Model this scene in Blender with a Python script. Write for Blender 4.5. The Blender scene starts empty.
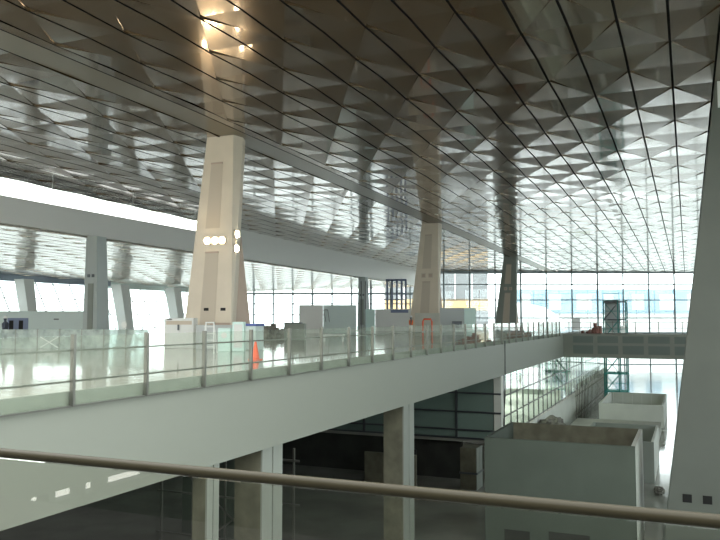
import bpy, bmesh, math, random
from mathutils import Vector, Matrix
random.seed(7)
C = bpy.context.scene.collection
PI = math.pi

# ------------------------------------------------------------------ materials
def mat(name, col, rough=0.6, metal=0.0, spec=0.5, noise=0.0, nscale=3.0, bump=0.0, bscale=8.0,
        emit=None, estr=0.0, coat=0.0, col2=None):
    m = bpy.data.materials.new(name); m.use_nodes = True
    nt = m.node_tree; b = nt.nodes['Principled BSDF']
    b.inputs['Base Color'].default_value = (*col, 1)
    b.inputs['Roughness'].default_value = rough
    b.inputs['Metallic'].default_value = metal
    b.inputs['Specular IOR Level'].default_value = spec
    b.inputs['Coat Weight'].default_value = coat; b.inputs['Coat Roughness'].default_value = 0.06; b.inputs['Coat IOR'].default_value = 1.6
    tc = nt.nodes.new('ShaderNodeTexCoord')
    if noise > 0:
        n = nt.nodes.new('ShaderNodeTexNoise'); n.inputs['Scale'].default_value = nscale
        n.inputs['Detail'].default_value = 5
        nt.links.new(tc.outputs['Object'], n.inputs['Vector'])
        r = nt.nodes.new('ShaderNodeValToRGB')
        c2 = col2 if col2 else tuple(c * (1 - noise) for c in col)
        r.color_ramp.elements[0].position = 0.35; r.color_ramp.elements[1].position = 0.65
        r.color_ramp.elements[0].color = (*c2, 1)
        r.color_ramp.elements[1].color = (*col, 1)
        nt.links.new(n.outputs['Fac'], r.inputs['Fac'])
        nt.links.new(r.outputs['Color'], b.inputs['Base Color'])
    if bump > 0:
        n2 = nt.nodes.new('ShaderNodeTexNoise'); n2.inputs['Scale'].default_value = bscale
        nt.links.new(tc.outputs['Object'], n2.inputs['Vector'])
        bp = nt.nodes.new('ShaderNodeBump'); bp.inputs['Strength'].default_value = bump
        bp.inputs['Distance'].default_value = 0.1
        nt.links.new(n2.outputs['Fac'], bp.inputs['Height'])
        nt.links.new(bp.outputs['Normal'], b.inputs['Normal'])
    if emit:
        b.inputs['Emission Color'].default_value = (*emit, 1)
        b.inputs['Emission Strength'].default_value = estr
    return m

def glass(name, tint, ior=1.5, rough=0.0, film=None, filmfac=0.0):
    m = bpy.data.materials.new(name); m.use_nodes = True
    nt = m.node_tree; nt.nodes.clear()
    out = nt.nodes.new('ShaderNodeOutputMaterial')
    t = nt.nodes.new('ShaderNodeBsdfTransparent'); t.inputs['Color'].default_value = (*tint, 1)
    g = nt.nodes.new('ShaderNodeBsdfGlossy'); g.inputs['Roughness'].default_value = rough
    g.inputs['Color'].default_value = (1, 1, 1, 1)
    f = nt.nodes.new('ShaderNodeFresnel'); f.inputs['IOR'].default_value = ior
    ge = nt.nodes.new('ShaderNodeNewGeometry')      # same reflectance on the back of a pane as on its front
    mi = nt.nodes.new('ShaderNodeMapRange'); mi.inputs[3].default_value = ior; mi.inputs[4].default_value = 1/ior
    nt.links.new(ge.outputs['Backfacing'], mi.inputs[0]); nt.links.new(mi.outputs[0], f.inputs['IOR'])
    mx = nt.nodes.new('ShaderNodeMixShader')
    base = t.outputs[0]
    if film:
        d = nt.nodes.new('ShaderNodeBsdfDiffuse'); d.inputs['Color'].default_value = (*film, 1)
        tr = nt.nodes.new('ShaderNodeBsdfTranslucent'); tr.inputs['Color'].default_value = (*film, 1)
        a = nt.nodes.new('ShaderNodeAddShader')
        m0 = nt.nodes.new('ShaderNodeMixShader'); m0.inputs[0].default_value = 0.5
        nt.links.new(d.outputs[0], m0.inputs[1]); nt.links.new(tr.outputs[0], m0.inputs[2])
        m1 = nt.nodes.new('ShaderNodeMixShader')
        tc = nt.nodes.new('ShaderNodeTexCoord')
        n = nt.nodes.new('ShaderNodeTexNoise'); n.inputs['Scale'].default_value = 2.2
        n.inputs['Detail'].default_value = 6
        nt.links.new(tc.outputs['Object'], n.inputs['Vector'])
        mr = nt.nodes.new('ShaderNodeMapRange')
        mr.inputs[1].default_value = 0.35; mr.inputs[2].default_value = 0.65
        mr.inputs[3].default_value = filmfac * 0.55; mr.inputs[4].default_value = min(1, filmfac * 1.35)
        nt.links.new(n.outputs['Fac'], mr.inputs[0])
        nt.links.new(mr.outputs[0], m1.inputs[0])
        nt.links.new(t.outputs[0], m1.inputs[1]); nt.links.new(m0.outputs[0], m1.inputs[2])
        base = m1.outputs[0]
    nt.links.new(f.outputs[0], mx.inputs[0]); nt.links.new(base, mx.inputs[1]); nt.links.new(g.outputs[0], mx.inputs[2])
    nt.links.new(mx.outputs[0], out.inputs['Surface'])
    return m

M = dict(
    ceil=mat('ceiling_metal', (0.150, 0.094, 0.042), rough=0.20, metal=0.72, coat=0.85, bump=0.06, bscale=0.7, noise=0.15, nscale=0.5),
    ceil_low=mat('hazy_low_ceiling_metal', (0.48, 0.43, 0.36), rough=0.2, metal=0.7, coat=0.3, bump=0.06, bscale=0.7),  # lighter copy of the ceiling metal, bay haze put into its base colour
    platform=mat('dim_platform_floor', (0.05, 0.05, 0.045), rough=0.6),
    bridgepanel=mat('bridge_dark_panel', (0.13, 0.155, 0.145), rough=0.5),
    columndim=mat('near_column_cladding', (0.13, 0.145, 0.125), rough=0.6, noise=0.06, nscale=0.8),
    beamcol=mat('beam_column_cladding', (0.50, 0.55, 0.54), rough=0.6),
    band=mat('ceiling_band_metal', (0.17, 0.145, 0.10), rough=0.3, metal=0.5),
    gap=mat('ceiling_gap', (0.006, 0.006, 0.006), rough=0.95, spec=0.05),
    floor=mat('polished_floor', (0.50, 0.48, 0.41), rough=0.09, noise=0.1, nscale=0.6, bump=0.05, bscale=0.6, spec=0.6),
    floor2=mat('lower_floor', (0.34, 0.34, 0.30), rough=0.10, noise=0.25, nscale=0.4, bump=0.05, bscale=0.5, spec=0.8),
    fascia=mat('fascia_panel', (0.235, 0.25, 0.215), rough=0.55),
    soffit=mat('soffit', (0.30, 0.30, 0.27), rough=0.8),
    column=mat('column_cladding', (0.68, 0.60, 0.485), rough=0.45, noise=0.06, nscale=1.0),
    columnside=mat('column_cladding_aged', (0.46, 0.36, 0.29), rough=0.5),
    recess=mat('column_recess', (0.54, 0.47, 0.38), rough=0.6),
    columngrey=mat('grey_column_cladding', (0.27, 0.30, 0.265), rough=0.55, noise=0.08, nscale=0.8),
    concrete=mat('raw_concrete', (0.16, 0.155, 0.11), rough=0.9, noise=0.35, nscale=1.5),
    litcol=mat('lit_column_side', (0.26, 0.28, 0.25), rough=0.6, noise=0.08, nscale=1.0),  # paler than the shaft: light from the void put into the colour
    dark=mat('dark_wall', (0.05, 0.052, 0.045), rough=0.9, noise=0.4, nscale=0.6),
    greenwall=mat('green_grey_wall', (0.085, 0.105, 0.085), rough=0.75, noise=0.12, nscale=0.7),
    whitewall=mat('white_wall', (0.68, 0.70, 0.64), rough=0.7, noise=0.08, nscale=0.8),
    beigewall=mat('beige_wall', (0.50, 0.50, 0.44), rough=0.75, noise=0.15, nscale=0.8),
    steel=mat('dark_steel', (0.10, 0.11, 0.12), rough=0.4, metal=0.6),
    mull=mat('mullion', (0.22, 0.26, 0.28), rough=0.4, metal=0.3),
    palemull=mat('pale_mullion', (0.55, 0.58, 0.58), rough=0.5),
    post=mat('brushed_post', (0.20, 0.20, 0.18), rough=0.35, metal=0.8),
    rail=mat('handrail_metal', (0.04, 0.034, 0.020), rough=0.4, metal=0.0, spec=0.18),
    beam=mat('beam_panel', (0.80, 0.80, 0.77), rough=0.5),
    lintel=mat('lintel_blue_grey', (0.30, 0.36, 0.44), rough=0.6, noise=0.3, nscale=0.4),
    lintel2=mat('lintel_pale', (0.62, 0.72, 0.70), rough=0.6),
    white=mat('white_plastic', (0.72, 0.74, 0.72), rough=0.5),
    grey=mat('grey_board', (0.80, 0.80, 0.77), rough=0.7),
    darkgrey=mat('dark_grey_board', (0.46, 0.49, 0.49), rough=0.7),
    mint=mat('pale_green_board', (0.66, 0.85, 0.80), rough=0.6),
    blue=mat('blue_plastic', (0.10, 0.14, 0.42), rough=0.5),
    bluegrey=mat('blue_grey_panel', (0.20, 0.24, 0.36), rough=0.6),
    orange=mat('orange_plastic', (0.95, 0.13, 0.04), rough=0.5),
    teal=mat('teal_scaffold', (0.03, 0.22, 0.20), rough=0.6),
    tealdeck=mat('teal_deck', (0.06, 0.38, 0.34), rough=0.6),
    debris=mat('debris', (0.30, 0.29, 0.25), rough=0.9, noise=0.5, nscale=4),
    redbrown=mat('red_brown_stock', (0.30, 0.14, 0.11), rough=0.8, noise=0.4, nscale=3),
    black=mat('black_hole', (0.012, 0.012, 0.012), rough=0.9),
    lamp=mat('lamp_lens', (1, 0.9, 0.7), emit=(1.0, 0.80, 0.52), estr=60),
    skin=mat('skin', (0.35, 0.2, 0.13)),
    cloth=mat('dark_cloth', (0.05, 0.06, 0.08), rough=0.9),
    vest=mat('orange_vest', (0.8, 0.2, 0.05), rough=0.8),
    cable=mat('cable', (0.01, 0.01, 0.01), rough=0.6),
    ground=mat('apron_concrete', (0.45, 0.45, 0.42), rough=0.9, noise=0.2, nscale=0.05),
    bldgblue=mat('pale_blue_cladding', (0.20, 0.32, 0.40), rough=0.5, noise=0.4, nscale=0.12),
    bldggrey=mat('grey_cladding', (0.20, 0.20, 0.20), rough=0.7, noise=0.2, nscale=0.1),
    bldgwarm=mat('warm_cladding', (0.55, 0.36, 0.18), rough=0.7),
    bldgwhite=mat('white_cladding', (0.5, 0.5, 0.48), rough=0.6),
    leaf=mat('foliage', (0.085, 0.17, 0.025), rough=0.8, noise=0.5, nscale=2),
    glass=glass('clear_glass', (0.93, 0.97, 0.95)),
    greenglass=glass('green_glass', (0.86, 0.95, 0.90), ior=1.22),
    railglass=glass('railing_glass', (0.96, 0.98, 0.955), film=(0.62, 0.68, 0.60), filmfac=0.06, ior=1.2),
    fgglass=glass('tinted_railing_glass', (0.90, 0.90, 0.87)),
    facadeglass=glass('facade_glass', (0.90, 0.96, 0.98)),
    film=glass('film_glass', (0.8, 0.9, 0.88), film=(0.62, 0.68, 0.65), filmfac=0.6),
    darkglass=mat('dark_cladding_glass', (0.19, 0.26, 0.23), rough=0.25, spec=0.5),
)

# ------------------------------------------------------------------ mesh helpers
class MB:
    def __init__(s): s.bm = bmesh.new()
    def hexa(s, p, mi=0):                      # 8 points: bottom ring 4, top ring 4
        v = [s.bm.verts.new(q) for q in p]
        for f in ((3,2,1,0),(4,5,6,7),(0,1,5,4),(1,2,6,5),(2,3,7,6),(3,0,4,7)):
            fc = s.bm.faces.new([v[i] for i in f]); fc.material_index = mi
        return s
    def box(s, x0, x1, y0, y1, z0, z1, mi=0):
        return s.hexa([(x0,y0,z0),(x1,y0,z0),(x1,y1,z0),(x0,y1,z0),(x0,y0,z1),(x1,y0,z1),(x1,y1,z1),(x0,y1,z1)], mi)
    def loft(s, a, b, mi=0):                   # two rings with equal counts
        va = [s.bm.verts.new(q) for q in a]; vb = [s.bm.verts.new(q) for q in b]; n = len(a)
        s.bm.faces.new(list(reversed(va))).material_index = mi
        s.bm.faces.new(vb).material_index = mi
        for i in range(n):
            s.bm.faces.new([va[i], va[(i+1) % n], vb[(i+1) % n], vb[i]]).material_index = mi
        return s
    def bar(s, a, b, w, h=None, mi=0):         # rectangular bar from a to b
        h = h or w; a = Vector(a); b = Vector(b); d = (b-a).normalized()
        u = Vector((0,0,1)) if abs(d.z) < 0.95 else Vector((0,1,0))
        r = d.cross(u).normalized(); q = r.cross(d).normalized()
        ring = lambda c: [c - r*w/2 - q*h/2, c + r*w/2 - q*h/2, c + r*w/2 + q*h/2, c - r*w/2 + q*h/2]
        return s.loft(ring(a), ring(b), mi)
    def tube(s, pts, r, n=10, mi=0):
        rings = []
        for i, p in enumerate(pts):
            p = Vector(p); d = (Vector(pts[min(i+1, len(pts)-1)]) - Vector(pts[max(i-1, 0)])).normalized()
            u = Vector((0,0,1)) if abs(d.z) < 0.9 else Vector((0,1,0))
            a = d.cross(u).normalized(); b = a.cross(d)
            rings.append([s.bm.verts.new(p + (a*math.cos(t*2*PI/n) + b*math.sin(t*2*PI/n))*r) for t in range(n)])
        for A, B in zip(rings, rings[1:]):
            for i in range(n):
                f = s.bm.faces.new([A[i], A[(i+1)%n], B[(i+1)%n], B[i]]); f.smooth = True; f.material_index = mi
        s.bm.faces.new(rings[0]); s.bm.faces.new(rings[-1])
        return s
    def lathe(s, prof, c=(0,0,0), n=20, mi=0):
        rings = []
        for r, z in prof:
            rings.append([s.bm.verts.new((c[0]+r*math.cos(2*PI*i/n), c[1]+r*math.sin(2*PI*i/n), c[2]+z)) for i in range(n)])
        for A, B in zip(rings, rings[1:]):
            for i in range(n):
                f = s.bm.faces.new([A[i], A[(i+1)%n], B[(i+1)%n], B[i]]); f.smooth = True; f.material_index = mi
        s.bm.faces.new(rings[0]); s.bm.faces.new(rings[-1])
        return s
    def build(s, name, mats, parent=None, bevel=0.0, loc=None):
        bmesh.ops.recalc_face_normals(s.bm, faces=s.bm.faces)
        me = bpy.data.meshes.new(name); s.bm.to_mesh(me); s.bm.free()
        for m in (mats if isinstance(mats, (list, tuple)) else [mats]): me.materials.append(M[m])
        o = bpy.data.objects.new(name, me); C.objects.link(o)
        if parent is not None: o.parent = parent
        if loc: o.location = loc
        if bevel:
            md = o.modifiers.new('bevel', 'BEVEL'); md.width = bevel; md.segments = 2; md.limit_method = 'ANGLE'
        return o

def thing(name, label, cat, loc=(0,0,0), rz=0, group=None):
    o = bpy.data.objects.new(name, None); C.objects.link(o)
    o.location = loc; o.rotation_euler = (0,0,rz); o.empty_display_size = 0.3
    o['label'] = label; o['category'] = cat
    if group: o['group'] = group
    return o
def tag(o, label, cat, group=None, kind=None):
    o['label'] = label; o['category'] = cat
    if group: o['group'] = group
    if kind: o['kind'] = kind
    return o
def struct(o, label=None, cat=None):
    o['kind'] = 'structure'
    if label: o['label'] = label; o['category'] = cat
    return o
def copy_tree(o, parent=None):
    c = o.copy(); C.objects.link(c)
    if parent is not None: c.parent = parent
    for ch in list(o.children): copy_tree(ch, c)
    return c

# ------------------------------------------------------------------ dimensions (metres, upper floor z = 0)
XE = -10.48          # edge of the upper floor
ZL = -8.4            # lower floor
XB = -44.4           # line of the long beam, step down to the low roof
XW = -75.0           # foot of the left window wall
def zc(y): return 11.8 - 0.0152 * max(0.0, y - 30)
def zlow(x, y): return 8.3 - (XB - x) * 0.033 - 0.010 * max(0.0, y - 30)
FA = Vector((2.2, 153.1, 0)); FD = Vector((0.9186, 0.3953, 0)); FN = Vector((-0.3953, 0.9186, 0))
def fpt(x, z=0.0):   # point of the far window wall at a given x
    t = (x - FA.x) / FD.x
    return Vector((x, FA.y + FD.y * t, z))

# ------------------------------------------------------------------ CEILING
W, H, DUP = 1.631, 2.9, 0.06
strips = []
x = 1.27
while x > -21.5: strips.append((x - W, x)); x -= W
x = 2.94 + 0.61
while x < 24: strips.append((x, x + W)); x += W
x = -23.84
while x > XB + 0.5: strips.append((x - W, x)); x -= W
xlast = x
mb = MB(); bm = mb.bm
J0, J1 = -5, 46
Y0 = 26.95
def facets(bm, i, j, xa, xb, ya, yb, zf, gapmi=2):
    # two tilted triangular panels per cell, each with a shallow upturned rim
    r0, r1, l0, l1 = (i, j), (i, j+1), (i+1, j), (i+1, j+1)
    tris = ((r0, l0, l1), (r0, l1, r1)) if (i + j) % 2 == 0 else ((r0, l0, r1), (l0, l1, r1))
    for t in tris:
        odd = [v for v in t if (v[0] + v[1]) % 2][0]
        low = []; top = []
        for v in t:
            xx = xb if v[0] == i else xa; yy = ya if v[1] == j else yb
            z = zf(xx, yy) + (DUP if v[1] == odd[1] else 0.0)
            low.append(bm.verts.new((xx, yy, z))); top.append(bm.verts.new((xx, yy, z + 0.2)))
        bm.faces.new(low)
        for side, xs_, inn in ((i, xb, -0.046), (i+1, xa, 0.046)):      # dark joint along the strip edge
            e = [(yb if v[1] == j+1 else ya, lv.co.z - 0.004) for v, lv in zip(t, low) if v[0] == side]
            if len(e) == 2:
                (y1, z1), (y2, z2) = e
                fc = bm.faces.new([bm.verts.new(p) for p in ((xs_, y1, z1), (xs_+inn, y1, z1), (xs_+inn, y2, z2), (xs_, y2, z2))])
                fc.material_index = gapmi
        for q in range(3):
            bm.faces.new([low[q], low[(q+1) % 3], top[(q+1) % 3], top[q]])
g = 0.0
for (a, b) in strips:
    i = round((1.27 - b) / W)
    for j in range(J0, J1):
        ya, yb = Y0 + j*H, Y0 + (j+1)*H
        # nodes: right edge index i, left edge index i+1
        facets(bm, i, j, a + g, b - g, ya, yb, lambda xx, yy: zc(yy))
def flat(xa, xb, mi, dz=0.0, seg=24):
    for k in range(seg):
        ya = Y0 + J0*H + k*(J1-J0)*H/seg; yb = ya + (J1-J0)*H/seg
        f = bm.faces.new([bm.verts.new((xa, ya, zc(ya)+dz)), bm.verts.new((xb, ya, zc(ya)+dz)),
                          bm.verts.new((xb, yb, zc(yb)+dz)), bm.verts.new((xa, yb, zc(yb)+dz))]); f.material_index = mi
for a, b in ((-22.14, -21.60), (2.98, 3.52)): flat(a, b, 0, 0.03)
for a, b in ((-23.80, -22.22), (1.31, 2.90)): flat(a, b, 1, 0.05)
flat(XB - 0.3, 26, 2, 0.62)
for e in (-22.17, 2.94): flat(e - 0.04, e + 0.04, 2, 0.03)
bmesh.ops.bisect_plane(bm, geom=bm.verts[:]+bm.edges[:]+bm.faces[:], plane_co=FA + FN*0.3, plane_no=FN, clear_outer=True)
def no_recalc(mb, name, mats):
    me = bpy.data.meshes.new(name); 
    for f in mb.bm.faces:
        f.normal_update()
        if f.normal.z > 0: f.normal_flip()
    mb.bm.to_mesh(me); mb.bm.free()
    for m in mats: me.materials.append(M[m])
    o = bpy.data.objects.new(name, me); C.objects.link(o); return o
ceil = struct(no_recalc(mb, 'ceiling', ['ceil', 'band', 'gap']))

# low ceiling of the left bay
mb = MB(); bm = mb.bm
WL = 1.631
n = int((XB - 0.6 + 78) / WL)
for i in range(n):
    b = XB - 0.6 - i*WL; a = b - WL
    for j in range(J0, J1):
        ya, yb = Y0 + j*H, Y0 + (j+1)*H
        facets(bm, i, j, a + g, b - g, ya, yb, zlow, 1)
ya, yb = Y0 + J0*H, Y0 + J1*H
f = bm.faces.new([bm.verts.new((xx, yy, zlow(xx, yy) + 0.6)) for xx, yy in ((-80, ya), (XB-0.35, ya), (XB-0.35, 30), (-80, 30))]); f.material_index = 1
f = bm.faces.new([bm.verts.new((xx, yy, zlow(xx, yy) + 0.6)) for xx, yy in ((-80, 30), (XB-0.35, 30), (XB-0.35, yb), (-80, yb))]); f.material_index = 1
bmesh.ops.bisect_plane(bm, geom=bm.verts[:]+bm.edges[:]+bm.faces[:], plane_co=FA + FN*0.3, plane_no=FN, clear_outer=True)
struct(no_recalc(mb, 'ceiling_left', ['ceil_low', 'gap']))

# ------------------------------------------------------------------ FLOORS
YB = -3.2
def slab_poly(mb, x0, x1, z0, z1, y0):
    ea, eb = fpt(x0), fpt(x1)
    return mb.hexa([(x0,y0,z0),(x1,y0,z0),(x1,eb.y,z0),(x0,ea.y,z0),(x0,y0,z1),(x1,y0,z1),(x1,eb.y,z1),(x0,ea.y,z1)])
mb = MB(); slab_poly(mb, -78, XE - 0.12, -0.25, 0.0, YB)
struct(mb.build('floor', 'floor'))
mb = MB(); mb.box(XE-0.10, XE, YB, 152, -1.9, 0.0); mb.box(XE-0.10, XE-0.02, YB, 152, 0.0, 0.25)
struct(mb.build('trim_1', 'fascia'))
mb = MB(); slab_poly(mb, -78, XE - 0.12, -1.88, -1.70, YB)
struct(mb.build('ceiling_under_floor', 'soffit'))
mb = MB(); slab_poly(mb, -78, 24, ZL-0.3, ZL, -14)
struct(mb.build('floor_lower', 'floor2'))
# platform under the photographer
mb = MB(); mb.box(-9.5, 12, -1.3, 2.15, -1.2, 0.0)
struct(mb.build('floor_platform', 'platform'))

# ------------------------------------------------------------------ BEAM, CLERESTORY
def zb_top(y): return 10.32 - 0.004*max(0, y-30)
def zb_bot(y): return 8.43 - 0.010*max(0, y-30)
yE = fpt(XB).y - 0.3
mb = MB()
ys = [YB, 30, 70, 110, yE]
for a, b in zip(ys, ys[1:]):
    mb.hexa([(XB-0.5,a,zb_bot(a)),(XB,a,zb_bot(a)),(XB,b,zb_bot(b)),(XB-0.5,b,zb_bot(b)),
             (XB-0.5,a,zb_top(a)),(XB,a,zb_top(a)),(XB,b,zb_top(b)),(XB-0.5,b,zb_top(b))])
struct(mb.build('trim_2', 'beam'), 'long pale grey beam along the step between high and low ceilings', 'beam')
mb = MB()
for a, b in ((66, 100), (100, yE)):
    mb.hexa([(XB-0.35,a,zb_top(a)),(XB-0.1,a,zb_top(a)),(XB-0.1,b,zb_top(b)),(XB-0.35,b,zb_top(b)),
             (XB-0.35,a,zc(a)+.6),(XB-0.1,a,zc(a)+.6),(XB-0.1,b,zc(b)+.6),(XB-0.35,b,zc(b)+.6)])
struct(mb.build('wall_left_upper', 'beam'))
win5 = MB().box(XB-0.2, XB-0.18, YB, 66, 10.33, 12.1).build('window_5', 'glass'); struct(win5)
mb = MB()
for k in range(8):
    y = YB + 1 + k*9.2
    if y < 66: mb.box(XB-0.21, XB-0.17, y-0.02, y+0.02, 10.33, 12.1)
mb.build('window_frame', 'palemull', win5)

# ------------------------------------------------------------------ FAR WINDOW WALL (window_1)
def wallgrid(name, xs, z0, z1, thick, zs, mw=0.24, sub=True, top=None):
    g_ = MB()
    a, b = fpt(xs[0]), fpt(xs[-1])
    zt = top or (lambda p: z1)
    g_.loft([a+Vector((0,0,z0)), b+Vector((0,0,z0)), b+FN*0.03+Vector((0,0,z0)), a+FN*0.03+Vector((0,0,z0))],
            [a+Vector((0,0,zt(a))), b+Vector((0,0,zt(b))), b+FN*0.03+Vector((0,0,zt(b))), a+FN*0.03+Vector((0,0,zt(a)))])
    w = struct(g_.build(name, 'facadeglass'))
    fr = MB()
    for k, xx in enumerate(xs):
        p = fpt(xx); wd = thick if k % 3 == 1 else mw
        fr.bar(p + Vector((0,0,z0)) - FN*0.1, p + Vector((0,0,zt(p))) - FN*0.1, wd, wd)
    for (z, h) in zs:
        A = a.copy(); B = b.copy(); A.z = B.z = z
        fr.bar(A - FN*0.1, B - FN*0.1, 0.14, h*1.5)
    fr.build('window_frame', 'mull', w)
    return w
step = 4.32
xs = [-43.8 + 0.0] ; xx = -41.1
while xx < 24: xs.append(xx); xx += step
wallgrid('window_1', xs, ZL, 10.3, 0.30, [(10.0, 0.35), (7.75, 0.14), (4.9, 0.14), (1.6, 0.14), (-1.2, 0.3), (-4.3, 0.14), (-6.9, 0.14)], top=lambda p: zc(p.y) - 0.0)
xs2 = [-76.5 + k*3.3 for k in range(10)] + [-44.6]
wallgrid('window_2', xs2, 0.0, 6.3, 0.30, [(6.05, 0.25), (4.2, 0.12), (2.2, 0.12)], top=lambda p: zlow(p.x, p.y) + 0.3)
# wall below upper floor at the far end stays open: the mezzanine looks out there

# LEFT WINDOW WALL (window_3), leaning outwards
LT = 2.1; ZT = 6.15
def lz(z): return XW - LT * z / 6.2
mb = MB(); yl = fpt(XW).y - 0.5
mb.loft([(lz(0), YB, 0), (lz(0), yl, 0), (lz(0)-0.03, yl, 0), (lz(0)-0.03, YB, 0)],
        [(lz(ZT), YB, ZT), (lz(ZT), yl, ZT), (lz(ZT)-0.03, yl, ZT), (lz(ZT)-0.03, YB, ZT)])
w3 = struct(mb.build('window_3', 'facadeglass'))
mb = MB(); k = 0; y = YB + 1
while y < yl:
    mb.bar((lz(0)+0.08, y + 1.2, 0), (lz(ZT)+0.08, y, ZT), 0.13, 0.13); y += 2.9
for z in (0.15, 2.1, 4.1, 6.0): mb.bar((lz(z)+0.08, YB, z), (lz(z)+0.08, yl, z), 0.1, 0.12)
mb.build('window_frame', 'palemull', w3)
# lintel over it
mb = MB(); mb.hexa([(XW-2.1,YB,ZT),(XW-1.0,YB,ZT),(XW-1.0,86,ZT),(XW-2.1,86,ZT),(XW-2.1,YB,8.0),(XW-1.0,YB,8.0),(XW-1.0,86,7.5),(XW-2.1,86,7.5)])
struct(mb.build('wall_left', 'lintel'))
mb = MB(); mb.box(XW-2.1, XW-1.0, 86, yl, 5.9, 7.2)
struct(mb.build('wall_left_far', 'lintel2'))
# leaning columns of the left window wall
def lean_col(y, w, label):
    mb = MB(); a = (XW + 2.1, y + 0.3); b = (XW + 1.1, y)
    mb.loft([(a[0]-w/2,a[1]-w/2,0),(a[0]+w/2,a[1]-w/2,0),(a[0]+w/2,a[1]+w/2,0),(a[0]-w/2,a[1]+w/2,0)],
            [(b[0]-w*.6,b[1]-w*.6,6.3),(b[0]+w*.6,b[1]-w*.6,6.3),(b[0]+w*.6,b[1]+w*.6,6.3),(b[0]-w*.6,b[1]+w*.6,6.3)])
    o = mb.build('leaning_column', 'white'); tag(o, label, 'column', 'white leaning columns before the left window wall'); return o
lean_col(68.5, 1.3, 'white leaning column before left window wall, between white booth and grey beam column')
lean_col(85.5, 1.5, 'white leaning column before left window wall, just right of the grey beam column')
lean_col(97.5, 1.5, 'white leaning column before left window wall, nearest the white kiosk')

# RIGHT WINDOW WALL (window_4)
mb = MB(); yr = fpt(22).y
mb.box(22, 22.03, -6, yr-1, 0.5, 10.9)
w4 = struct(mb.build('window_4', 'facadeglass'))
mb = MB(); y = -6
while y < yr: mb.box(21.9, 22.1, y-0.1, y+0.1, 0.5, 10.9); y += 5.8
for z in (3, 5.6, 8.2): mb.box(21.92, 22.08, -6, yr-1, z-0.07, z+0.07)
mb.build('window_frame', 'mull', w4)
struct(MB().box(21.9, 22.2, -14, yr-1, ZL, 0.5).build('wall_right', 'whitewall'))
struct(MB().box(21.9, 22.2, -14, yr-1, 10.9, 12.6).build('wall_right_upper', 'beam'))
# BACK WALLS
struct(MB().box(XE, 22, -14.2, -14, ZL, 13).build('wall_back', 'greenwall'))
struct(MB().box(-78, XB, YB-0.2, YB, 0.0, 9.2).build('wall_back_left', 'grey'))
struct(MB().box(XB, XE-0.5, YB-0.2, YB, 0.0, 13).build('wall_back_deck', 'grey'))
# wall behind the camera on the left with a low ribbon of panes
mb = MB(); y0, y1 = -14, YB - 0.2
mb.box(XE-0.3, XE, y0, y1, ZL, -1.70); mb.box(XE-0.3, XE, y0, y1, -1.50, 13)
for a, b in ((-14, -9.4), (-8.1, -7.95), (-7.5, -7.4), (-6.75, -6.6), (-6.2,-6.1), (-5.75,-5.7)):
    mb.box(XE-0.3, XE, a, b, -1.70, -1.50)
struct(mb.build('wall_back_side', 'greenwall'))

# ------------------------------------------------------------------ UNDER THE UPPER FLOOR
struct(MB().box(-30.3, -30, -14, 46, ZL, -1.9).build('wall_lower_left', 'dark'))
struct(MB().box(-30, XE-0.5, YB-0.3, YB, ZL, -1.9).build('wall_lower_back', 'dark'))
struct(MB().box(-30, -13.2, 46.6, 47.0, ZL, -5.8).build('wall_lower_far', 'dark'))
# glazed box hanging under the floor: cladding wall facing the camera
hb = thing('hanging_box', 'dark glass clad box hanging under upper floor edge, pale corner strip', 'enclosure', (XE, 46, -5.8))
def hp(n, m, *bx, **k):
    mb = MB()
    for b in bx: mb.box(b[0]-XE, b[1]-XE, b[2]-46, b[3]-46, b[4]+5.8, b[5]+5.8)
    return mb.build(n, m, hb, **k)
hp('cladding', 'darkglass', (-29.9, XE-0.5, 46.0, 46.3, -5.8, -1.95))
hp('corner_strip', 'whitewall', (XE-0.45, XE-0.02, 45.9, 46.6, -5.85, -1.95))
hp('underside', 'soffit', (-29.9, XE-0.05, 46.0, 47.2, -6.0, -5.82))
for z in (-5.75, -5.25, -4.15, -3.0): hp('rail', 'steel', (-29.9, XE-0.02, 45.86, 45.98, z-0.05, z+0.05))
for xx in (-13.3, -16.4, -19.5, -22.6, -25.7): hp('mullion', 'steel', (xx-0.07, xx+0.07, 45.88, 45.99, -5.7, -1.95))
# square columns under the edge
def under_col(x1, x2, y, d, label, top=-1.9):
    t = thing('square_column', label, 'column', ((x1+x2)/2, y, ZL), 0, 'square columns under upper floor edge')
    cx, cy = (x1+x2)/2, y
    MB().box(x1-cx, x2-cx-0.05, 0, d, 0, top-ZL).build('shaft', 'concrete', t)
    MB().box(x2-cx-0.05, x2-cx, 0.0, d*0.47, 0, top-ZL).build('lit_side_panel', 'litcol', t)  # void-side face coloured lighter, as lit
    MB().box(x2-cx-0.05, x2-cx, d*0.53, d, 0, top-ZL).build('lit_side_panel', 'litcol', t)
    return t
under_col(-11.45, XE-0.1, 29.0, 1.25, 'square column under upper floor edge, nearest the glass clad box')
under_col(-11.45, XE-0.1, 17.95, 1.1, 'square column under upper floor edge, middle one with seam down its pale side')
under_col(-11.0, XE-0.1, 15.4, 0.5, 'thin square column under upper floor edge, leftmost, behind the near handrail')
t = under_col(-12.5, -11.5, 43.9, 1.3, 'rough concrete column beneath the glass clad box', top=-6.0)
MB().box(-0.55, 0.55, -0.06, 1.36, 0.9, 1.0).build('tie_bar', 'steel', t)
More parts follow.
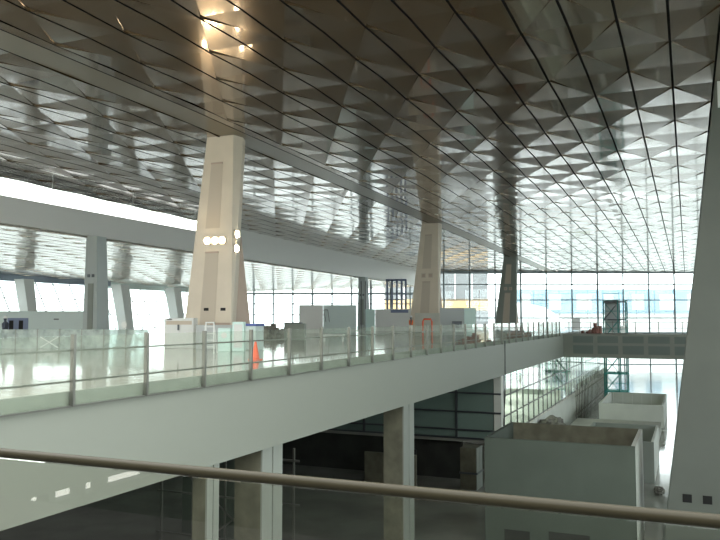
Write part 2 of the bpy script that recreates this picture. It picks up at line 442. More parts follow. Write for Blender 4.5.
# back rooms: partitions, ducts in the gloom
for i, (a, b, y, z0, z1, m, lab) in enumerate((
    (-22, -17.5, 30, ZL, -4.2, 'greenwall', 'dim green partition wall under the upper floor behind middle column'),
    (-27.5, -22.6, 40, ZL, -4.8, 'darkgrey', 'dark grey partition wall deep under the upper floor'),
    (-17.8, -14.6, 42, ZL, -6.3, 'concrete', 'brown low partition wall under the glass clad box'))):
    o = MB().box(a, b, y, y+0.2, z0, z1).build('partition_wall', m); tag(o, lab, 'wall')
o = MB()
for k in range(5): o.bar((-16.6+k*0.42, 42.8, -6.1), (-16.6+k*0.42, 42.8, -8.0+0.15*k), 0.12)
tag(o.build('hanging_ducts', 'black'), 'black vertical ducts hanging beneath the glass clad box', 'duct')
mb = MB()
for k in range(5): mb.bar((-17+k*1.3, 22, ZL), (-17+k*1.3, 22, -2.6), 0.06)
for z in (-7.2, -5.8, -4.4, -3.0): mb.bar((-17.2, 22, z), (-11.6, 22, z), 0.06)
mb.bar((-17, 22, -7.2), (-13.1, 22, -4.4), 0.05); mb.bar((-13.1, 22, -5.8), (-17, 22, -3.0), 0.05)
tag(mb.build('scaffold_frame', 'post'), 'tube scaffold standing in the dark under the upper floor', 'scaffold')
# worktable with pale sheets
t = thing('sheet_stack', 'pale blue sheets stacked on the floor under the upper floor', 'sheets', (-13.3, 24.5, ZL))
MB().box(-0.9, 0.9, -0.5, 0.5, 0, 0.9).build('crate', 'dark', t)
MB().hexa([(-1,-.6,.9),(1,-.6,.95),(1,.6,.95),(-1,.6,.9),(-1,-.6,.98),(1,-.6,1.03),(1,.6,1.03),(-1,.6,.98)]).build('sheet', 'mint', t)

# ------------------------------------------------------------------ MEZZANINE BEHIND WINDOWS (window_6)
struct(MB().box(-20, XE-0.1, 47.3, 112, -6.05, -5.8).build('floor_mezzanine', 'white'))
mb = MB().box(XE-0.06, XE-0.03, 46.7, 112, -5.75, -1.9); w6 = struct(mb.build('window_6', 'greenglass'))
mb = MB(); y = 46.9
while y < 112: mb.box(XE-0.10, XE-0.02, y-0.03, y+0.03, -5.8, -1.92); y += 1.95
for z in (-5.7, -4.45, -3.2): mb.box(XE-0.10, XE, 46.8, 112, z-0.03, z+0.03)
mb.build('window_frame', 'steel', w6)
for i, (xx, yy, lab) in enumerate(((-14.3, 58, 'nearest the pale corner strip'), (-14.3, 76, 'in the middle of the glazed row'), (-14.0, 92, 'near the teal stair tower'), (-14.0, 104, 'farthest along the glazed row'))):
    o = MB().box(xx-0.8, xx+0.8, yy-0.8, yy+0.8, -5.8, -1.9).build('mezzanine_column', 'columngrey')
    tag(o, 'pale green column behind the lower window row, ' + lab, 'column', 'columns behind the lower window row')
# white wall under those windows
struct(MB().box(XE-0.2, XE+0.02, 46.7, 75, ZL, -5.8).build('wall_under_window', 'whitewall'))
mb = MB(); mb.box(XE-0.2, XE, 75.02, 112, ZL, -5.8); struct(mb.build('wall_under_window_far', 'whitewall'))
# planking leaned over the far part of it: vertical battens
t = thing('batten_screen', 'screen of upright battens before white wall beneath far lower windows', 'screen', (XE+0.3, 76, ZL))
MB().box(0, 0.05, 0, 30, 2.4, 2.5).build('rail', 'debris', t)
MB().box(0, 0.05, 0, 30, 0.6, 0.7).build('rail', 'debris', t)
for k in range(24): MB().bar((0.1, k*1.25, 0), (0.1, k*1.25, 3.6), 0.09).build('batten', 'debris', t)

# foliage outside the mezzanine
def shrub(name, loc, r, lab, seed):
    rd = random.Random(seed)
    t = thing(name, lab, 'tree', loc)
    MB().tube([(0,0,0),(0.1,0,2),(0,0.1,3.6)], 0.16).build('trunk', 'debris', t)
    mb = MB()
    for k in range(420):
        a = rd.random()*2*PI; e = rd.uniform(-0.6, 1.3); q = r*(0.55+0.45*rd.random())
        c = Vector((math.cos(a)*math.cos(e)*q, math.sin(a)*math.cos(e)*q, 4.0 + math.sin(e)*q))
        u = Vector((rd.uniform(-1,1), rd.uniform(-1,1), rd.uniform(-1,1))).normalized()*0.45
        v = u.cross(Vector((rd.uniform(-1,1), rd.uniform(-1,1), rd.uniform(-1,1)))).normalized()*0.25
        mb.bm.faces.new([mb.bm.verts.new(c+w) for w in (-u, v, u, -v)])
    mb.build('crown', 'leaf', t)
for i, (xx, yy, lab) in enumerate(((-32, 150, 'green tree outside beyond the lower windows, left one'), (-26, 152, 'green tree outside beyond the lower windows, middle one'), (-19.5, 156, 'green tree outside beyond the lower windows, right one'))):
    shrub('tree', (xx, yy, -8.4), 3.2, lab, i)

# ------------------------------------------------------------------ BRIDGE
br = thing('footbridge', 'grey footbridge with two rows of dark panels crossing the void', 'bridge', (0, 72, 0))
MB().box(XE+0.02, 21.8, -0.9, 5.8, -1.95, 0.15).build('deck', 'fascia', br)
for r, (z0, z1) in enumerate(((-0.62, -0.02), (-1.6, -0.85))):
    xx = -9.6
    while xx < 4:
        MB().box(xx, xx+1.75, -0.98, -0.9, z0, z1).build('dark_panel', 'bridgepanel', br); xx += 2.12
for k in range(17):
    MB().box(-10+k*1.9, -9.94+k*1.9, -0.8, -0.75, 0.2, 1.3).build('post', 'post', br)
for z in (0.7, 1.2): MB().box(XE+0.1, 21, -0.79, -0.77, z, z+0.04).build('guard_rail', 'post', br)

# ------------------------------------------------------------------ RAILING ON THE UPPER FLOOR EDGE
rl = thing('glass_railing', 'long glass railing with thin metal posts along the upper floor edge', 'railing', (XE+0.06, 0, 0))
yy = 10.83 - 2.07*6; last = None
ys = []
while yy < 70: ys.append(yy); yy += 2.07
for y in ys:
    MB().box(-0.04, 0.05, y-0.03, y+0.03, -0.02, 1.30).build('post', 'post', rl)
for a, b in zip(ys, ys[1:]):
    MB().box(-0.012, 0.0, a+0.05, b-0.05, 0.0, 1.27).build('glass_panel', 'railglass', rl)
MB().box(-0.05, -0.015, ys[0], ys[-1], 0.985, 1.02).build('upper_rail', 'post', rl)
MB().box(-0.05, -0.015, ys[0], ys[-1], 0.42, 0.455).build('lower_rail', 'post', rl)
MB().box(-0.03, 0.03, ys[0], ys[-1], -0.03, 0.0).build('base_channel', 'post', rl)

# ------------------------------------------------------------------ FOREGROUND RAILING
fr = thing('near_railing', 'brown metal handrail over tinted glass in the near foreground', 'railing', (0, 1.9, 0))
pts = [(-9.3+ k*0.6, 0.0, 1.148) for k in range(27)]
MB().tube(pts, 0.0155, 14).build('handrail', 'rail', fr)
for k in range(3):
    x0 = -9.2 + k*5.2
    MB().box(x0, x0+5.18, -0.006, 0.006, 0.05, 1.13).build('glass_panel', 'fgglass', fr)
MB().box(-9.3, 6.5, -0.03, 0.03, 0.0, 0.06).build('base_channel', 'post', fr)
for xx in (-9.25, 6.45): MB().box(xx-.02, xx+.02, -.03, .03, 0, 1.14).build('post', 'post', fr)

# ------------------------------------------------------------------ BIG COLUMNS
def big_column(dx, Y, ztop, zbase, label, lamps=False, m='column', k=0.127, zref=0.0, sq=(5.9,), plain=False):
    t = thing('tapered_column', label, 'column', (dx, Y, zbase), 0, 'big tapered columns of the hall')
    H_ = ztop - zbase; ext = (zref - zbase) * k
    top = [(-24.70,0),(-22.95,0),(-22.55,0.8),(-22.95,1.7),(-24.7,1.7),(-25.0,0.8)]
    bot = [(-26.22-ext,0),(-22.97,0),(-22.62,1.5+ext*.3),(-23.1,3.3+ext*.5),(-26.0-ext,3.3+ext*.5),(-26.6-ext,1.6)]
    if not plain:
        top = [(-24.70,0),(-22.95,0),(-22.80,0.75),(-23.1,1.5),(-24.7,1.5),(-24.9,0.8)]
        bot = [(-26.22-ext,0),(-22.97,0),(-23.32,0.8),(-23.7,1.6),(-26.0-ext,1.6),(-26.5-ext,0.9)]
    if plain:
        top[5] = (-24.72, 0.8); bot[5] = (-26.24-ext, 1.6)
    R = lambda ring, z: [(p[0], p[1], z) for p in ring]
    mb = MB(); mb.loft(R(bot, 0), R(top, H_)); mb.build('shaft', m, t, bevel=0.04)
    if not plain:
        hl = 8.2
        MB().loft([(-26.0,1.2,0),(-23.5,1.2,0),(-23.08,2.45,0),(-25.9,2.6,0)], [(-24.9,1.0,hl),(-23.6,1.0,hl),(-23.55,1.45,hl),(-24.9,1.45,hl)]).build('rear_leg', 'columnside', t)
    def xl(z):                                   # left edge of the front face at height z above zbase
        return -26.22 - ext + (1.52 + ext) * z / H_
    def panel(z0, z1, f0, f1, mm, n='recessed_panel', d=0.05):
        pts = []
        for z in (z0, z1):
            for f in (f0, f1): pts.append((xl(z) + (-22.96 - xl(z))*f, z))
        (a, za), (b, _), (c, zc_), (d_, _) = pts
        MB().hexa([(a,-d,za),(b,-d,za),(b,0.02,za),(a,0.02,za),(c,-d,zc_),(d_,-d,zc_),(d_,0.02,zc_),(c,0.02,zc_)]).build(n, mm, t)
    def frame_panel(z0, z1, f0, f1):
        panel(z0, z1, f0, f1, 'recess', d=0.012)
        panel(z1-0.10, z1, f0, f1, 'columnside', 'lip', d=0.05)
    o = zref - zbase
    if plain:
        for xx in (-0.22, 0.56):
            MB().box(xx-0.18-dx, xx+0.18-dx, -0.03, 0.03, -6.18-zbase, -5.84-zbase).build('lamp_opening', 'black', t)
        MB().box(1.4-dx, 2.7-dx, -0.02, 0.03, H_-1.25, H_-0.1).build('lit_top_panel', 'white', t)  # white panel painting the lit top of the column
        return t, xl
    frame_panel(6.6+o, min(10.3+o, H_-1.2), 0.27, 0.66)
    frame_panel(0.9+o, 5.3+o, 0.33, 0.66)
    for zz in sq:
        z = zz + o
        cs = [xl(z)+ (-22.96-xl(z))*f for f in ((0.36, 0.56, 0.75) if lamps else (0.36, 0.66))]
        for c in cs:
            hs = MB().box(c-0.23, c+0.23, -0.06, 0.03, z-0.23, z+0.23).build('lamp_housing', 'recess' , t)
            if lamps:
                MB().tube([(c, -0.10, z), (c, -0.05, z)], 0.17, 20).build('lamp_lens', 'lamp', hs)
            else:
                MB().box(c-0.15, c+0.15, -0.075, -0.055, z-0.15, z+0.15).build('lamp_opening', 'columnside', hs)
    if lamps:
        for zz in (6.25, 5.45):
            f = (zz+o)/H_; px = -22.62 + (0.07)*f - 0.12; py = (1.5+ext*.3)*(1-f)+0.8*f; py *= 0.55
            py = 0.36; px = -22.91 if zz > 6 else -22.94
            hs = MB().box(px-0.16, px+0.04, py-0.22, py+0.22, zz+o-0.25, zz+o+0.25).build('lamp_housing', 'recess', t)
            MB().tube([(px+0.03, py, zz+o), (px+0.08, py, zz+o)], 0.18, 20).build('lamp_lens', 'lamp', hs)
    return t, xl
c1, xl1 = big_column(0, 35.5, zc(35.5)+0.12, 0, 'big white tapered column carrying five lit floodlights', lamps=True)
for xx in (-24.6, -23.5): MB().box(xx-0.16, xx+0.16, -0.015, 0.03, 2.0, 2.16).build('vent_slot', 'black', c1)
MB().box(-24.3, -23.0, -0.03, 0.03, 1.22, 1.34).build('access_panel_gap', 'columnside', c1)
big_column(0, 73.3, zc(73.3)+0.12, 0, 'white tapered column with two square unlit lamp holes, middle of the hall')
big_column(0, 111, zc(111)+0.12, 0, 'blue grey tapered column far down the hall before the window wall', m='columngrey')
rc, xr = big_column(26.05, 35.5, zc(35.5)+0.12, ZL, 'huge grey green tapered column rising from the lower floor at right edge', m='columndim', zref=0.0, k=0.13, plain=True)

# beam columns along the step
def beam_col(y, label):
    t = thing('beam_column', label, 'column', (XB+0.1, y, 0), 0, 'columns under the long beam')
    zt = zb_bot(y) + 0.0
    MB().loft([(-0.95,0,0),(0.55,0,0),(0.55,1.5,0),(-0.95,1.5,0)], [(-0.75,0,zt),(0.35,0,zt),(0.35,1.1,zt),(-0.75,1.1,zt)]).build('shaft', 'beamcol', t)
    MB().box(-0.45, 0.1, -0.04, 0.0, 0.6, 4.4).build('recessed_panel', 'columngrey', t)
    for xx in (-0.4, 0.05): MB().box(xx-0.12, xx+0.12, -0.06, 0.0, 4.9, 5.15).build('lamp_opening', 'steel', t)
    return t
beam_col(48.0, 'grey column under the long beam, left of the big floodlit column')
beam_col(104.0, 'grey column under the long beam between the two grey hoardings')

# ------------------------------------------------------------------ LOWER BOXES (roofless rooms)
def room(name, label, x0, x1, y0, y1, z1, wf, wi, t_=0.16, wr=None):
    r = thing(name, label, 'enclosure', ((x0+x1)/2, y0, ZL), 0, 'roofless rooms on the lower floor')
    w = (x1-x0)/2; d = y1-y0; h = z1-ZL
    MB().box(-w, w, 0, t_, 0, h).build('front_wall', wf, r)
    MB().box(w-t_, w, t_, d, 0, h).build('side_wall', wi, r)
    MB().box(-w, -w+t_, t_, d, 0, h).build('side_wall', wf, r)
    MB().box(-w+t_, w-t_, d-t_, d, 0, h).build('rear_wall', wr or wf, r)
    return r
r1 = room('roofless_room', 'large green grey roofless room nearest the camera on lower floor', -8.45, -2.14, 33.6, 39.1, -3.7, 'greenwall', 'whitewall', wr='concrete')  # shaded front and inside painted dark, lit right side white
MB().box(-0.4, 1.3, -0.03, 0, 0.2, 0.9).build('vent_panel', 'dark', r1)
MB().box(-2.3, -1.2, -0.03, 0, 0.2, 0.8).build('vent_panel', 'dark', r1)
room('roofless_room', 'narrow dim roofless room just behind the large green one', -6.5, -2.1, 50.0, 58, -5.95, 'columngrey', 'whitewall')  # shaded front and bright right side put into the wall colours
r3 = room('roofless_room', 'wide pale roofless room with panelled rear wall, farthest', -7.9, -2.25, 75, 86.5, -6.35, 'whitewall', 'whitewall')
for k in range(6): MB().box(-2.5+k*0.95, -2.46+k*0.95, 11.28, 11.34, 0.0, 2.05).build('panel_joint', 'grey', r3)
MB().box(0.6, 1.3, -0.9, -0.1, 0, 0.5).build('crate', 'debris', r3)
# debris roof slab in front
o = MB().box(-9.6, -2.4, 59, 73, ZL, -7.6).build('raised_platform', 'beigewall'); tag(o, 'low beige platform on lower floor before the farthest pale room', 'platform')
for i, (xx, yy, s, lab) in enumerate(((-9.2, 52, 1.0, 'grey lump of rubble against white wall under lower windows, nearer one'), (-9.4, 58, 0.9, 'grey lump of rubble against white wall under lower windows, farther one'), (-1.75, 47, 0.3, 'dark rubble pile on lower floor beside the narrow room'))):
    rd = random.Random(i+5); mb = MB()
    bmesh.ops.create_icosphere(mb.bm, subdivisions=3, radius=s)
    for v in mb.bm.verts: v.co *= 0.75 + 0.5*rd.random(); v.co.z = max(v.co.z*0.8, -0.2)
    o = mb.build('rubble_pile', 'debris', loc=(xx, yy, ZL+0.2 if i == 2 else -6.4)); tag(o, lab, 'rubble')
for i, (xx, yy) in enumerate(((-9.2, 52), (-9.4, 58))):
    o = MB().box(xx-0.8, xx+0.8, yy-0.8, yy+0.8, ZL, -6.6).build('storage_crate', 'beigewall'); tag(o, ('pale crate under the nearer grey rubble lump', 'pale crate under the farther grey rubble lump')[i], 'crate')
# cables hanging from the edge
for i, (pts, lab) in enumerate((([(-10.3, 45.4, -5.9), (-10.1, 44.6, -6.6), (-9.9, 43.5, -7.6), (-10.3, 42.0, ZL+0.02)], 'black cable drooping from the glass clad box corner'),
                 ([(XE+0.13, 46.5, 0.2), (XE+0.13, 46.4, -3), (XE+0.1, 45.8, -5.6)], 'thin dark cable hanging down the upper floor fascia'))):
    tag(MB().tube(pts, 0.03, 6).build('hanging_cable', 'cable'), lab, 'cable')
# ------------------------------------------------------------------ TEAL STAIR TOWER
tw = thing('stair_tower', 'teal scaffold stair tower rising behind the footbridge', 'scaffold', (-7.35, 87.2, ZL))
hT = 3.55 - ZL
for sx in (-1.15, 0.35, 1.15):
    for sy in (0, 2.2): MB().bar((sx, sy, 0), (sx, sy, hT), 0.13).build('post', 'teal', tw)
lv = 0
while lv < hT - 0.2:
    MB().box(-1.2, 1.2, -0.06, 2.26, lv, lv+0.14).build('landing', 'tealdeck' if lv < 8 else 'steel', tw)
    z2 = min(lv + 1.95, hT)
    MB().bar((-1.1, 0.3, lv+0.1), (0.4, 0.3, z2), 0.5, 0.10).build('stair_flight', 'teal' if lv < 8 else 'steel', tw)
    MB().bar((0.4, 0.0, lv+0.1), (-1.1, 0.0, z2), 0.06).build('brace', 'teal', tw)
    MB().bar((-1.15, 0.0, lv+1.0), (1.15, 0.0, lv+1.0), 0.07).build('guard_rail', 'teal', tw)
    lv += 1.95
MB().box(-1.15, 0.4, 2.1, 2.15, 8.4, hT).build('mesh_screen', 'darkgrey', tw)
# ------------------------------------------------------------------ THINGS ON THE UPPER FLOOR
# film barrier
bar_ = thing('filmed_barrier', 'waist high barrier of film covered panels with white cross tape', 'barrier', (0, 0, 0))
A = Vector((-36.0, 28.6, 0)); B = Vector((-25.9, 32.2, 0)); n = 9
for k in range(n):
    a = A + (B-A)*(k/n); b = A + (B-A)*((k+0.98)/n)
    MB().bar(a+Vector((0,0,0.5)), b+Vector((0,0,0.5)), 0.03, 1.0).build('panel', 'film', bar_)
    MB().bar(a, a+Vector((0,0,1.02)), 0.05).build('post', 'post', bar_)
for k in (1, 4):
    a = A + (B-A)*((k+0.15)/n) - Vector((-.02, .05, 0)); b = A + (B-A)*((k+0.95)/n) - Vector((-.02, .05, 0))
    MB().bar(a+Vector((0,0,0.05)), b+Vector((0,0,0.6)), 0.03, 0.05).build('tape', 'white', bar_)
    MB().bar(a+Vector((0,0,0.6)), b+Vector((0,0,0.05)), 0.03, 0.05).build('tape', 'white', bar_)

# booth
bo = thing('site_booth', 'long pale blue grey booth with small dark windows before left windows', 'booth', (-48.4, 46.9, 0), math.atan2(2.6, 6.2))
MB().box(-12, 3.4, 0, 2.5, 0, 2.17).build('body', 'lintel2', bo, bevel=0.03)
bw = MB().box(-2.9, -1.2, -0.04, 0, 0.3, 1.6).build('window', 'bluegrey', bo)
for xx in (-2.75, -1.95): MB().box(xx, xx+0.35, -0.06, -0.03, 0.4, 1.4).build('pane', 'black', bw)
MB().box(0.9, 1.3, -0.05, 0, 1.45, 1.55).build('lamp', 'steel', bo)
# kiosk
k_ = thing('kiosk', 'cream kiosk cabinet with louvred top beside the floodlit column', 'kiosk', (-25.0, 33.3, 0), 0.4)
MB().box(-0.6, 0.95, 0, 1.0, 0, 1.6).build('body', 'white', k_, bevel=0.02)
MB().box(-0.5, 0.85, -0.03, 0, 1.25, 1.45).build('louvre', 'recess', k_)
MB().box(-0.45, -0.2, -0.05, 0, 1.50, 1.55).build('vent', 'black', k_)
MB().box(0.1, 0.2, -0.05, 0, 0.95, 1.25).build('handle', 'steel', k_)
# barrier board in front of the big column, cabinets, bins
o = MB().bar((-23.6, 33.2, 0.62), (-21.6, 33.6, 0.62), 0.08, 1.24).build('low_hoarding', 'darkgrey'); tag(o, 'low grey board screen at foot of the floodlit column', 'hoarding')
cb = thing('cabinet', 'tall pale grey metal cabinet standing at foot of floodlit column', 'cabinet', (-19.6, 30.9, 0), 0.4)
MB().box(-0.28, 0.28, 0, 0.5, 0, 1.42).build('body', 'mint', cb, bevel=0.03)
MB().box(-0.2, 0.2, -0.02, 0, 0.2, 1.3).build('door', 'white', cb)
cb = thing('cabinet', 'short pale grey cabinet with round face, left of the tall cabinet', 'cabinet', (-20.25, 30.7, 0), 0.4)
MB().box(-0.3, 0.3, 0, 0.5, 0, 1.12).build('body', 'mint', cb, bevel=0.03)
MB().tube([(0,-0.03,0.78),(0,0,0.78)], 0.14, 16).build('dial', 'grey', cb)
bn = thing('waste_bin', 'grey bin with blue lid right of the pale cabinets', 'bin', (-20.2, 33.2, 0))
MB().box(-0.42, 0.42, -0.4, 0.4, 0, 1.2).build('body', 'lintel2', bn, bevel=0.04)
MB().box(-0.46, 0.46, -0.44, 0.44, 1.2, 1.32).build('lid', 'blue', bn, bevel=0.03)
lb = MB()
for s in (-0.22, 0.22): lb.bar((s*1.2, 0, 0), (s*.8, 0.25, 1.42), 0.04); lb.bar((s*1.2, 0.6, 0), (s*.8, 0.3, 1.42), 0.04)
for z in (0.3, 0.6, 0.9, 1.2): lb.bar((-0.24, 0.05+z*.12, z), (0.24, 0.05+z*.12, z), 0.04)
lb.box(-0.2, 0.2, 0.2, 0.35, 1.36, 1.42)
o = lb.build('stepladder', 'white', loc=(-19.9, 28.9, 0)); o.rotation_euler = (0,0,0.35); tag(o, 'small white stepladder before the floodlit column', 'ladder')
# cone
cn = thing('traffic_cone', 'orange traffic cone standing on the shiny upper floor', 'cone', (-15.2, 25.2, 0))
MB().box(-0.2, 0.2, -0.2, 0.2, 0, 0.04).build('base', 'orange', cn, bevel=0.01)
MB().lathe([(0.16,0.04),(0.13,0.18),(0.04,0.68),(0.03,0.70)]).build('cone_body', 'orange', cn)
MB().lathe([(0.101,0.34),(0.079,0.46),(0.075,0.46),(0.099,0.34)]).build('reflective_band', 'white', cn)
# slender round sign on post
sg = thing('post_sign', 'round grey sign on thin white post behind the filmed barrier', 'sign', (-30.7, 35.95, 0))
MB().tube([(0,0,0),(0,0,1.05)], 0.05, 10).build('post', 'white', sg)
MB().tube([(0,-0.03,1.2),(0,0.03,1.2)], 0.2, 20).build('disc', 'grey', sg)
# rubble behind
def pile(name, loc, sc, mm, lab, seed):
    rd = random.Random(seed); mb = MB()
    for k in range(16):
        c = Vector((rd.gauss(0, .45)*sc[0], rd.gauss(0, .3)*sc[1], 0)); h = sc[2]*rd.uniform(.3, 1)*max(.25, 1-abs(c.x)/sc[0]/1.6)
        w = rd.uniform(.12, .3)*sc[0]*.6; a = rd.random()*PI
        dx, dy = Vector((math.cos(a), math.sin(a), 0))*w, Vector((-math.sin(a), math.cos(a), 0))*w*.7
        mb.loft([c-dx-dy, c+dx-dy, c+dx+dy, c-dx+dy], [p*.8+c*.2+Vector((rd.uniform(-.1,.1), 0, h)) for p in (c-dx-dy, c+dx-dy, c+dx+dy, c-dx+dy)])
    o = mb.build(name, mm, loc=loc); tag(o, lab, 'pile', kind='stuff'); return o
pile('material_pile', (-30.2, 52.5, 0), (1.9, 1, 1.2), 'debris', 'pile of wrapped building material left of the small cabinet', 3)
pile('material_pile', (-12.6, 47, 0), (1.0, 2.5, 0.9), 'redbrown', 'red brown building stock near the railing at the hall middle', 4)
pile('material_pile', (-12.6, 62, 0), (1.4, 3.5, 1.2), 'redbrown', 'red brown building stock near the railing before the bridge', 8)
pile('material_pile', (-8.0, 74.2, 0.16), (1.1, 1, 1.0), 'redbrown', 'red brown material heap on the footbridge beside the stair tower', 9)
cb = thing('cabinet', 'grey green site cabinet with dark top left of grey hoarding', 'cabinet', (-26.2, 48.8, 0), 0.35)
MB().box(-0.75, 0.75, 0, 0.8, 0, 1.2).build('body', 'columngrey', cb, bevel=0.03)
MB().box(-0.8, 0.5, -0.04, 0.84, 1.2, 1.28).build('lid', 'steel', cb)
# hoardings
def hoard(label, a, b, h, mm, extra=None):
    a = Vector((*a, 0)); b = Vector((*b, 0)); d = (b-a); ang = math.atan2(d.y, d.x)
    t = thing('hoarding', label, 'hoarding', (a.x, a.y, 0), ang, 'hoardings across the upper floor')
    L = d.length
    x0 = 0
    for (f, m_) in mm:
        MB().box(x0, x0+L*f-0.02, 0, 0.12, 0, h).build('board', m_, t); x0 += L*f
    if extra: extra(t, L)
    return t
def ex1(t, L):
    MB().bar((L*.47, -0.25, 1.2), (L*.43, -0.1, 2.45), 0.05).build('ladder_rail', 'steel', t)
    MB().bar((L*.53, -0.25, 1.2), (L*.5, -0.1, 2.45), 0.05).build('ladder_rail', 'steel', t)
    MB().bar((L*.43, -0.1, 2.45), (L*.5, -0.1, 2.45), 0.05).build('ladder_top', 'steel', t)
hoard('grey hoarding with small ladder leaning on it left of the beam column', (-37.57, 71.0), (-32.0, 73.4), 2.97, ((0.42, 'grey'), (0.58, 'lintel2')), ex1)
def ex2(t, L):
    MB().box(L*.52, L*.88, -0.03, 0, 2.25, 2.65).build('banner', 'bluegrey', t)
hoard('pale green and grey hoarding with blue banner right of beam column', (-37.0, 87.6), (-31.4, 90.0), 2.72, ((0.2, 'mint'), (0.8, 'grey')), ex2)
hoard('pale hoarding around the foot of the middle tapered column', (-22.75, 65.45), (-20.67, 66.34), 2.05, ((1.0, 'beigewall'),))
def ex3(t, L):
    MB().box(L*.33, L*.6, -0.1, 0, 0.7, 1.3).build('hatch', 'steel', t)
hoard('dark grey and pale green hoarding right of the middle tapered column', (-21.55, 69.2), (-18.42, 70.55), 2.55, ((0.67, 'darkgrey'), (0.33, 'mint')), ex3)
# orange arch barrier
mb = MB(); mb.tube([(-0.4,0,0),(-0.4,0,1.3),(-0.3,0,1.5),(0.3,0,1.5),(0.4,0,1.3),(0.4,0,0)], 0.07, 8)
o = mb.build('arch_frame', 'orange', loc=(-21.3, 64.6, 0)); o.rotation_euler = (0,0,.4); tag(o, 'orange arched frame before the middle tapered column', 'frame')
# white benches
for i, (xx, yy, w, lab) in enumerate(((-22.3, 47.2, 0.75, 'white low bench behind the railing below the beam column'), (-28.5, 64.5, 0.6, 'white crate on upper floor below the green hoarding'))):
    t = thing('bench', lab, 'bench', (xx, yy, 0), .35)
    MB().box(-w, w, -0.25, 0.25, 0.38, 0.5).build('seat', 'white', t)
    for s in (-1, 1): MB().box(s*w*.85-.05, s*w*.85+.05, -0.2, 0.2, 0, 0.38).build('leg', 'white', t)
# dark frames near the far end of the beam
sf = thing('steel_framework', 'cluster of dark purple upright steel frames behind grey hoarding', 'framework', (-40.5, 103.6, 0), .35)
for xx in (0.2, 0.9, 1.6, 2.3, 2.9): MB().box(xx-.14, xx+.14, 0, .3, 0, 7.2).build('upright', 'bluegrey', sf)
MB().box(0, 3.0, 0, .3, 7.0, 7.3).build('cross_beam', 'bluegrey', sf)
MB().box(-2, 3.0, 0.1, .2, 4.2, 4.35).build('cross_beam', 'steel', sf)
for xx in (-2.3, -3.0, -3.6): MB().box(xx-.06, xx+.06, 0, .12, 0, 7.0).build('upright', 'steel', sf)
# white sign on the bridge
ws = thing('notice_board', 'blank white board standing on footbridge near its left end', 'board', (-9.6, 73.4, 0.155), .35)
MB().box(-0.36, 0.36, 0, 0.06, 0.3, 1.4).build('panel', 'white', ws)
for s in (-.3, .3): MB().box(s-.02, s+.02, 0.06, 0.1, 0, 1.3).build('leg', 'post', ws)

# ------------------------------------------------------------------ PEOPLE (tiny, far)
def person(loc, rz, lab, top='vest', sc=1.0):
    t = thing('person', lab, 'person', loc, rz)
    me = bpy.data.meshes.new('body'); vs = [(0,0,.95),(0,0,1.15),(0,0,1.38),(0,0,1.5),(0,0.02,1.62),(0,0.02,1.7),
        (.18,0,1.38),(.25,.02,1.12),(.26,.10,.88),(-.18,0,1.38),(-.25,.02,1.12),(-.24,.12,.88),
        (.1,0,.9),(.12,.02,.5),(.12,-.02,.07),(.12,.13,.03),(-.1,0,.9),(-.12,-.02,.5),(-.12,-.04,.07),(-.12,.11,.03)]
    es = [(0,1),(1,2),(2,3),(3,4),(4,5),(2,6),(6,7),(7,8),(2,9),(9,10),(10,11),(0,12),(12,13),(13,14),(14,15),(0,16),(16,17),(17,18),(18,19)]
    rs = [.14,.13,.14,.06,.1,.09,.07,.05,.035,.07,.05,.035,.09,.065,.045,.04,.09,.065,.045,.04]
    me.from_pydata(vs, es, []); me.materials.append(M['cloth'])
    o = bpy.data.objects.new('body', me); C.objects.link(o); o.parent = t
    md = o.modifiers.new('skin', 'SKIN'); 
    for i, r in enumerate(rs): me.skin_vertices[0].data[i].radius = (r, r)
    me.skin_vertices[0].data[0].use_root = True
    o.modifiers.new('sub', 'SUBSURF').levels = 1
    MB().lathe([(.15,1.0),(.18,1.2),(.19,1.36),(.10,1.45)], n=12).build('vest', top, t)
    MB().lathe([(.10,1.66),(.125,1.68),(.11,1.76),(.02,1.81)], n=12).build('helmet', 'white', t)
    t.scale = (sc, sc, sc)
    return t
def person_setup():
    person((-35.2, 31.4, 0), 2.4, 'person in dark clothes and helmet standing behind barrier at left edge', 'cloth', 0.95)
    person((-22.2, 62.8, 0), 2.0, 'person in orange vest standing before the middle tapered column')
_old = bpy.data.meshes.new
person_objs = []
def ensure_skin():
    pass
try:
    person_setup()
except Exception as e:
    print('person error', e)

# ------------------------------------------------------------------ OUTSIDE
struct(MB().box(-400, 300, 157.5, 900, -9.0, -8.75).build('ground_far', 'ground'))
struct(MB().box(-400, -79, -200, 157.5, -9.0, -8.75).build('ground_left', 'ground'))
struct(MB().box(23, 300, -200, 157.5, -9.0, -8.75).build('ground_right', 'ground'))
bb = thing('terminal_building', 'long pale blue glass building outside beyond the far window wall', 'building', (-25, 275, -8.75), .39)
MB().box(-34, 60, 0, 18, 12, 20.3).build('glazed_storey', 'bldgblue', bb)
MB().box(-34, 60, 1, 17, 0, 12).build('base_storey', 'bldgwhite', bb)
for k in range(9): MB().box(-30+k*9.5, -27+k*9.5+(k%3), -0.1, 0, 13.2, 18.5).build('window_band', 'lintel2' if k % 4 == 1 else 'bldgwhite', bb)
b2 = thing('grey_building', 'grey clad building outside with orange strip left of blue one', 'building', (-57, 181, -8.75), .39)
MB().box(-13, 12.5, 0, 14, 0, 26).build('walls', 'bldggrey', b2)
MB().box(-13, 12.6, -0.15, 0, 12.3, 15.0).build('orange_strip', 'bldgwarm', b2)
for k in range(6): MB().box(-12.6+k*4.2, -12.3+k*4.2, -0.2, 0, 15, 26).build('pilaster', 'grey', b2)
dm = MB().lathe([(16,0),(15.5,5),(13,10),(8,13.5),(2,15)], n=40).build('dome_roof', 'bldgwhite', loc=(-48, 236, -8.75)); tag(dm, 'white domed roof outside between grey and blue buildings', 'building')

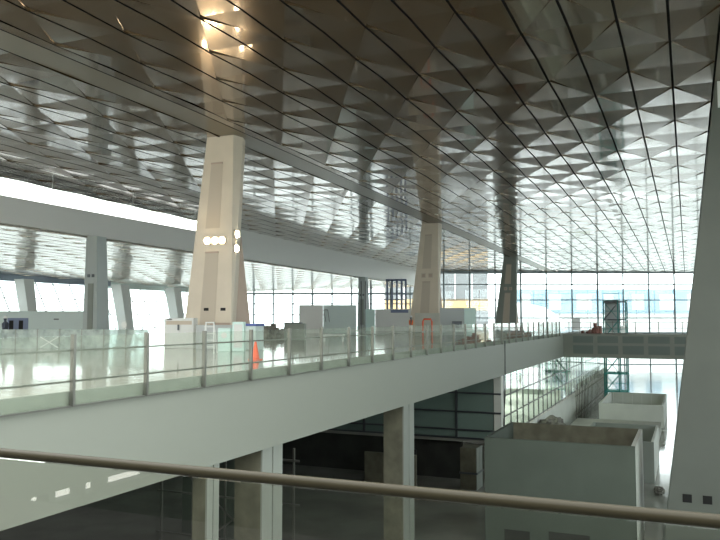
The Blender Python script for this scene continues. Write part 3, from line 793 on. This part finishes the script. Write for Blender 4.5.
# ------------------------------------------------------------------ LIGHT
w = bpy.data.worlds.new('sky'); bpy.context.scene.world = w; w.use_nodes = True
nt = w.node_tree; bg = nt.nodes['Background']
tc = nt.nodes.new('ShaderNodeTexCoord'); sp = nt.nodes.new('ShaderNodeSeparateXYZ'); rp = nt.nodes.new('ShaderNodeValToRGB')
nt.links.new(tc.outputs['Generated'], sp.inputs[0]); nt.links.new(sp.outputs['Z'], rp.inputs['Fac'])
rp.color_ramp.elements[0].position = 0.0; rp.color_ramp.elements[0].color = (1.0, 0.985, 0.93, 1)
rp.color_ramp.elements[1].position = 0.6; rp.color_ramp.elements[1].color = (0.92, 0.95, 0.94, 1)
nt.links.new(rp.outputs['Color'], bg.inputs['Color']); bg.inputs['Strength'].default_value = 5.4

def spot(loc, tgt, power, ang, col=(1.0, 0.74, 0.42), size=0.15):
    l = bpy.data.lights.new('floodlight_beam', 'SPOT'); l.energy = power; l.spot_size = ang; l.spot_blend = 0.8
    l.color = col; l.shadow_soft_size = size
    o = bpy.data.objects.new('floodlight_beam', l); C.objects.link(o); o.location = loc
    o.rotation_euler = (Vector(tgt) - Vector(loc)).to_track_quat('-Z', 'Y').to_euler()
# added fill lights without fixtures, brightening the level behind the lower window row
for yy in (52, 62, 72, 84, 98):
    l = bpy.data.lights.new('soffit_fill', 'AREA'); l.shape = 'RECTANGLE'; l.size = 5; l.size_y = 3; l.energy = 520
    l.color = (1.0, 0.95, 0.86)
    o = bpy.data.objects.new('soffit_fill', l); C.objects.link(o); o.location = (-15.5, yy, -2.0)
for xx in (-24.9, -24.35, -23.9):
    spot((xx, 35.2, 5.95), (xx, 29.5, 11.8), 60, 2.6)
spot((-22.4, 36.0, 6.2), (-17.0, 37, 11.8), 60, 2.6)

# ------------------------------------------------------------------ CAMERA
cam = bpy.data.cameras.new('camera'); cam.sensor_width = 36; cam.lens = 36*760/720; cam.clip_end = 2000; cam.clip_start = 0.05
co = bpy.data.objects.new('camera', cam); C.objects.link(co); bpy.context.scene.camera = co
pitch = math.atan(48/760); yaw = math.radians(23.3025)
co.location = (0, 0, 1.6); co.rotation_euler = (PI/2 + pitch, 0, yaw)
s = bpy.context.scene
s.cycles.transparent_max_bounces = 32
s.view_settings.view_transform = 'Standard'; s.view_settings.look = 'None'
s.view_settings.gamma = 1; s.view_settings.exposure = 0.0; s.view_settings.use_curve_mapping = False
